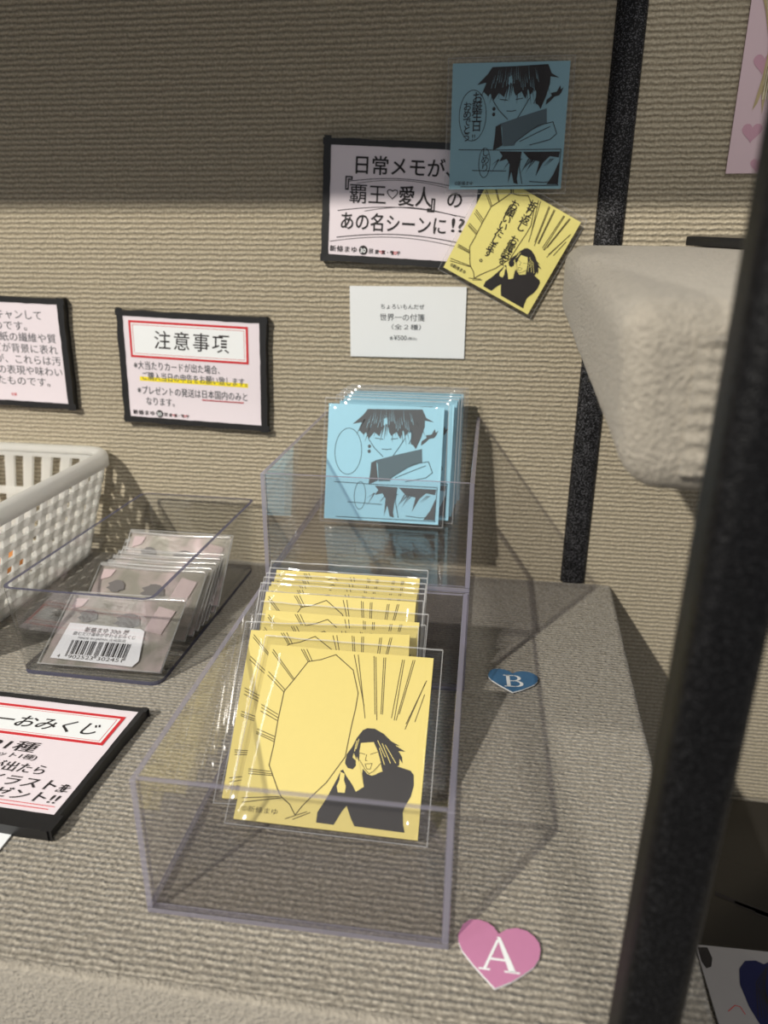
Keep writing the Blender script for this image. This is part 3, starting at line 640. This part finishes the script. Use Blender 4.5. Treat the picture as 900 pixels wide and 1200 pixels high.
b = MB(); b.line([(.066 + k * .0008, .0215 + .0005 * (-1) ** k) for k in range(43)], .0005, z + .0002, M['red']); b.build('red_wavy_underline', t)
footer(t, .0075, .0065, .0048, z + .0002)

# grey handwriting sign, cut by the left edge of the picture
w, h = .1180, .0862
t = sign((-.3250, -.0004, .1298), (0, PI / 2, -.030), w, h, 'pink sign with small grey handwriting at the far left edge', FG, jag=.0009)
z = .0063; rows = ['今回の原画はスキャンして', '印刷したものです。', 'そのままなので、紙の繊維や質', '感、シミなどが背景に表れ', 'ておりますが、これらは汚', 'れではなく漫画の表現や味わい', 'をいかしたものです。']
right = [.0985, .0850, .1080, .1090, .1100, .1105, .0985]; a = []
for k, (s_, xr) in enumerate(zip(rows, right)):
    wd = len(s_) * .0080; a.append(text(s_, xr - wd, .0702 - k * .0087, .0078, z, M['ink_grey'], t, fit=wd, bold=-.004))
join_meshes(a, 'handwriting', t)
text('♡子', .0640, .0082, .0030, z, M['red'], t, 'red_footer_lettering', bold=.02)

# sign lying on the shelf, lower left
w, h = .1350, .0925
t = sign((-.1942, -.3105, .0010), (.0, .0, -.028), w, h, 'pink sign with red title box lying on the shelf at lower left', None, th=.0050, bt=(.0035, .0030, .0095, .005))
z = .0052; b = MB(); b.rect(.006, .0585, .1275, .0832, z, M['white_paper']); b.frame(.006, .0585, .1275, .0832, .0020, z + .0001, M['red']); b.frame(.0095, .0615, .1240, .0802, .0003, z + .0001, M['red']); b.build('title_box', t)
text('運勢のーおみくじ', .0190, .0660, .0110, z + .0002, M['ink'], t, 'title_lettering', fit=.0990, bold=.008, shear=.15)
def ends(body, xr, y, size, fit, bold, shear): return text(body, xr - fit, y, size, z + .0002, M['ink'], t, fit=fit, bold=bold, shear=shear)
a = [ends('全21種', .0950, .0475, .0085, .0400, .006, .08), ends('(シークレット1種)', .0995, .0420, .0042, .0480, .003, .1), ends('当たりカードが出たら', .1090, .0330, .0075, .0780, .006, .05),
     ends('『直筆サインイラスト』', .1215, .0240, .0078, .0980, .008, .1), ends('を', .1290, .0240, .0058, .0060, .008, 0), ends('をプレゼント!!', .1270, .0160, .0074, .0640, .008, .12)]
join_meshes(a, 'lettering', t)
b = MB(); b.line([(.006, .0142), (.129, .0142)], .0004, z + .0001, M['red']); b.line([(.006, .0122), (.127, .0122)], .0005, z + .0001, M['red']); b.build('red_rules', t)

# white slip at the lower left edge
t = thing('paper_slip', (-.1270, -.3680, .0006), (0, 0, .02), 'plain white card lying at the lower left edge below the sign', 'card')
b = MB(); b.box(0, .050, 0, .0545, 0, .0006, M['white_paper']); b.build('paper', t)

# price card
t = thing('price_card', (.0200, -.0010, .1742), (0, PI / 2, .004), 'white price card reading 500 yen pinned above the blue packs', 'card')
w, h = .0850, .0506
b = MB(); b.box(0, w, 0, h, 0, .0006, M['white_paper']); b.build('paper', t)
b = MB(); b.box(0, w, 0, h, .00065, .0007, M['laminate']); b.build('laminate', t); z = .0009
a = [text('ちょろいもんだぜ', .0225, .0350, .0040, z, M['ink_grey'], t, fit=.0320), text('世界一の付箋', .0220, .0268, .0056, z, M['ink_grey'], t, fit=.0330),
     text('（全２種）', .0270, .0205, .0042, z, M['ink_grey'], t, fit=.0215), text('各', .0295, .0128, .0030, z, M['ink_grey'], t), text('¥500', .0328, .0126, .0048, z, M['ink_grey'], t, fit=.0095), text('(税込)', .0428, .0130, .0024, z, M['ink_grey'], t, fit=.0068)]
join_meshes(a, 'lettering', t)

# ------------------------------------------------------------------ sample notes on the wall
SG = 'laminated sample notes on the wall'
s = .0735
t = note_pack((.0905, -.0125, .2880), (.03, PI / 2 - .01, .004), s, 'blue_deep', 'blue sample note with drawn figures at the top of the wall', SG, 'sample_note', .0008, False)
blue_art(s, .0010, M['ink'], M['ink'], M['tone'], M['blue_deep']).build('printed_drawing', t); z = .00112
a = [text('お\n誕\n生\n日', .225 * s, .70 * s, .0070, z, M['ink'], t, align='CENTER', line=.78, bold=.01), text('お\nめ\nで\nと\nう', .140 * s, .64 * s, .0056, z, M['ink'], t, align='CENTER', line=.80, bold=.01), text('!!', .185 * s, .40 * s, .0050, z, M['ink'], t),
     text('し\nめ\nり', .315 * s, .275 * s, .0058, z, M['ink'], t, align='CENTER', line=.8), text('©新條まゆ', .05 * s, .035 * s, .0028, z, M['ink'], t, fit=.012)]
join_meshes(a, 'lettering', t)
b = MB(); b.rect(-.0030, -.0030, s + .0030, s + .0030, .0014, M['laminate']); b.rect(-.0030, -.0030, s + .0030, s + .0030, -.0002, M['laminate']); b.frame(-.0030, -.0030, s + .0030, s + .0030, .0003, .0015, M['seam']); b.build('laminate', t)
s = .0680
t = note_pack((.0882, -.0095, .2385), (.055, PI / 2, -.475), s, 'yellow_pale', 'tilted yellow sample note below the blue one', SG, 'sample_note', .0008, False)
yellow_art(s, .0010, M['yellow_pale'], .007).build('printed_drawing', t); z = .00125
a = [text('折\nり\n返\nし\n \nお\n電\n話\nを', .50 * s, .875 * s, .0066, z, M['ink'], t, align='CENTER', line=.74, bold=.01), text('お\n願\nい\nい\nた\nし\nま\nす\n。', .335 * s, .80 * s, .0066, z, M['ink'], t, align='CENTER', line=.74, bold=.01), text('©新條まゆ', .05 * s, .045 * s, .0028, z, M['ink'], t, fit=.012, bold=.01)]
join_meshes(a, 'lettering', t)
b = MB(); b.rect(-.0028, -.0028, s + .0030, s + .0030, .0015, M['laminate']); b.rect(-.0028, -.0028, s + .0030, s + .0030, -.0002, M['laminate']); b.frame(-.0028, -.0028, s + .0030, s + .0030, .0003, .0016, M['seam']); b.build('laminate', t)

# ------------------------------------------------------------------ hearts with letters
def heart(loc, ang, wd, ht, m, letter, label, name_mat):
    t = thing('paper_heart', loc, (0, 0, ang), label, 'heart marker', 'lettered paper hearts on the shelf')
    prof = [(545,795),(522,762),(492,742),(450,733),(408,738),(375,768),(355,825),(358,862),(378,905),(430,965),(480,1015),(527,1060),(600,1020),(655,978),(702,938),(728,895),(737,850),(733,815),(712,785),(678,760),(630,752),(585,765)]
    pts = [((x - 545) / 382 * wd, (905 - y) / 327 * ht) for x, y in prof]
    b = MB(); b.slab(pts, 0, .0009, m, M['white_paper']); b.build('card', t)
    b = MB(); z = .00105; Wm = M['white_paper']
    if letter == 'A':
        b.line([(-.0052, -.0060), (-.0004, .0062)], .0010, z + .00004, Wm); b.poly([(-.0007, .0078), (.0006, .0078), (.0062, -.0060), (.0036, -.0060)], z, Wm)
        b.rect(-.0036, -.0022, .0030, -.0013, z + .00002, Wm); b.rect(-.0074, -.0065, -.0032, -.0058, z, Wm); b.rect(.0020, -.0065, .0076, -.0058, z, Wm)
    else:
        b.rect(-.0042, -.0058, -.0020, .0060, z, Wm); b.rect(-.0058, .0054, .0010, .0062, z, Wm); b.rect(-.0058, -.0064, .0014, -.0057, z, Wm)
        for cy, ry, rx, xo in ((.0031, .0031, .0042, .0006), (-.0030, .0034, .0050, .0008)):
            out = [(xo + rx * math.cos(q), cy + ry * math.sin(q)) for q in [(-90 + 15 * k) * PI / 180 for k in range(13)]]
            inn = [(xo + (rx - .0021) * math.cos(q), cy + (ry - .0008) * math.sin(q)) for q in [(-90 + 15 * k) * PI / 180 for k in range(13)]]
            b.add([(x, y, z) for x, y in out + inn], [(k, k + 1, 14 + k, 13 + k) for k in range(12)], Wm)
        b.rect(-.0022, -.0004, .0010, .0004, z, Wm)
    b.build('letter', t)
    return t
heart((.1388, -.3418, .0010), .0, .0310, .0275, M['pink_heart'], 'A', 'pink paper heart with white letter A by the front bin', None)
hb_ = heart((.1487, -.1558, .0012), .06, .0305, .0250, M['blue_heart'], 'B', 'blue paper heart with white letter B beside the riser', None)

# ------------------------------------------------------------------ right bay
t = thing('poster', (.2687, -.0010, .2975), (0, PI / 2, .003), 'pale pink heart-patterned poster with blond hair at top right', 'poster')
b = MB(); b.box(0, .14, 0, .20, 0, .0009, M['poster_pink']); b.build('printed_board', t)
def blob_heart(b, cx, cy, s_, z, m):
    b.poly([(cx - s_ * math.sin(k * PI / 12) ** 3, cy + s_ * (13 * math.cos(k * PI / 12) - 5 * math.cos(k * PI / 6) - 2 * math.cos(k * PI / 4) - math.cos(k * PI / 3)) / 16) for k in range(24)], z, m)
b = MB()
for cx, cy, s_ in ((.0125, .062, .0062), (.0120, .024, .0062), (.0185, .005, .0045), (.0130, .098, .0055), (.035, .11, .008), (.07, .03, .01), (.052, .006, .005)):
    b = MB(); blob_heart(b, cx, cy, s_, .0011, M['poster_heart']); b.build('printed_heart', t)
b = MB()
b.poly([(.030, .175), (.018, .150), (.0110, .133), (.0065, .120), (.0045, .108), (.0055, .098), (.0090, .089), (.0130, .075), (.0140, .068), (.0130, .054), (.0100, .036), (.0125, .040), (.0140, .046), (.0150, .040), (.0162, .034), (.0168, .046), (.0185, .050), (.024, .031), (.030, .034), (.045, .10), (.060, .175)], .0013, M['blond'])
for k in range(26):
    u = k / 25
    b.line([(.030 + .02 * u, .172), (.0080 + .026 * u, .122), (.0062 + .026 * u, .104), (.0115 + .018 * u, .084), (.0150 + .012 * u, .066), (.0142 + .012 * u, .050 - .004 * (k % 3))], .0003 + .00025 * (k % 3), .0015, M[('blond_light', 'blond_dark', 'blond_light')[k % 3]])
b.build('printed_hair', t)

t = thing('framed_sign', (.2400, -.050, .2524), (-.62, .045, 0), 'black-edged sign lying on top of the fuzzy shelf', 'sign')
t.matrix_world = Matrix.Translation((.2420, -.034, .2534)) @ Matrix.Rotation(.052, 4, 'X') @ Matrix.Rotation(-1.0, 4, 'Z')   # follows the slope of the shelf top
b = MB(); b.box(0, .11, 0, .05, 0, .0055, M['tape']); smooth(b.build('board', t), .0008, 2)
b = MB(); b.rect(.003, .003, .107, .047, .0056, M['black_gloss']); b.build('glossy_face', t)

t = thing('art_booklet', (.262, -.168, -.1915), (0, 0, -.02), 'dark glossy booklet on the low shelf behind near post', 'booklet')
b = MB(); b.box(0, .20, 0, .160, 0, .002, M['black_gloss']); b.build('cover', t)
b = MB()
for k in range(7): b.line([(.045 + .012 * k, .055 - .006 * k), (.085 + .012 * k, .040 - .005 * k), (.13 + .01 * k, .015 - .003 * k)], .004 - .0003 * k, .0022, M['ink'])
b.build('printed_streaks', t)
t = thing('print_card', (.2835, -.268, -.1910), (.03, .05, 0), 'grey printed card with dark blue hair at lower right corner', 'card')
b = MB(); b.box(0, .10, 0, .105, 0, .0016, M['grey_print']); b.build('card', t)
b = MB(); z = .0018
b.poly([(.0010, .1030), (.0075, .1035), (.0085, .0960), (.0060, .0900), (.0025, .0885), (.0008, .0930)], z, M['ink'])
b.poly([(.026, .050), (.0215, .066), (.0205, .080), (.0235, .0905), (.029, .0965), (.036, .0975), (.0405, .0955), (.046, .0985), (.056, .0985), (.068, .092), (.076, .078), (.074, .055), (.066, .040), (.06, .055), (.050, .045), (.042, .058), (.035, .048)], z + .0002, M['navy'])
for k in range(10): b.line([(.042 - .001 * k, .094 - .002 * k), (.031 + .0004 * k, .082 - .002 * k), (.0245 + .0022 * k, .060)], .0005, z + .0004, M['ink'])
b.line([(.008, .062), (.013, .066), (.016, .0655), (.0175, .061)], .0004, z + .0002, M['red'])
b.build('printed_drawing', t)
b = MB(); b.rect(-.001, -.001, .101, .106, .0026, M['laminate']); b.build('laminate', t)
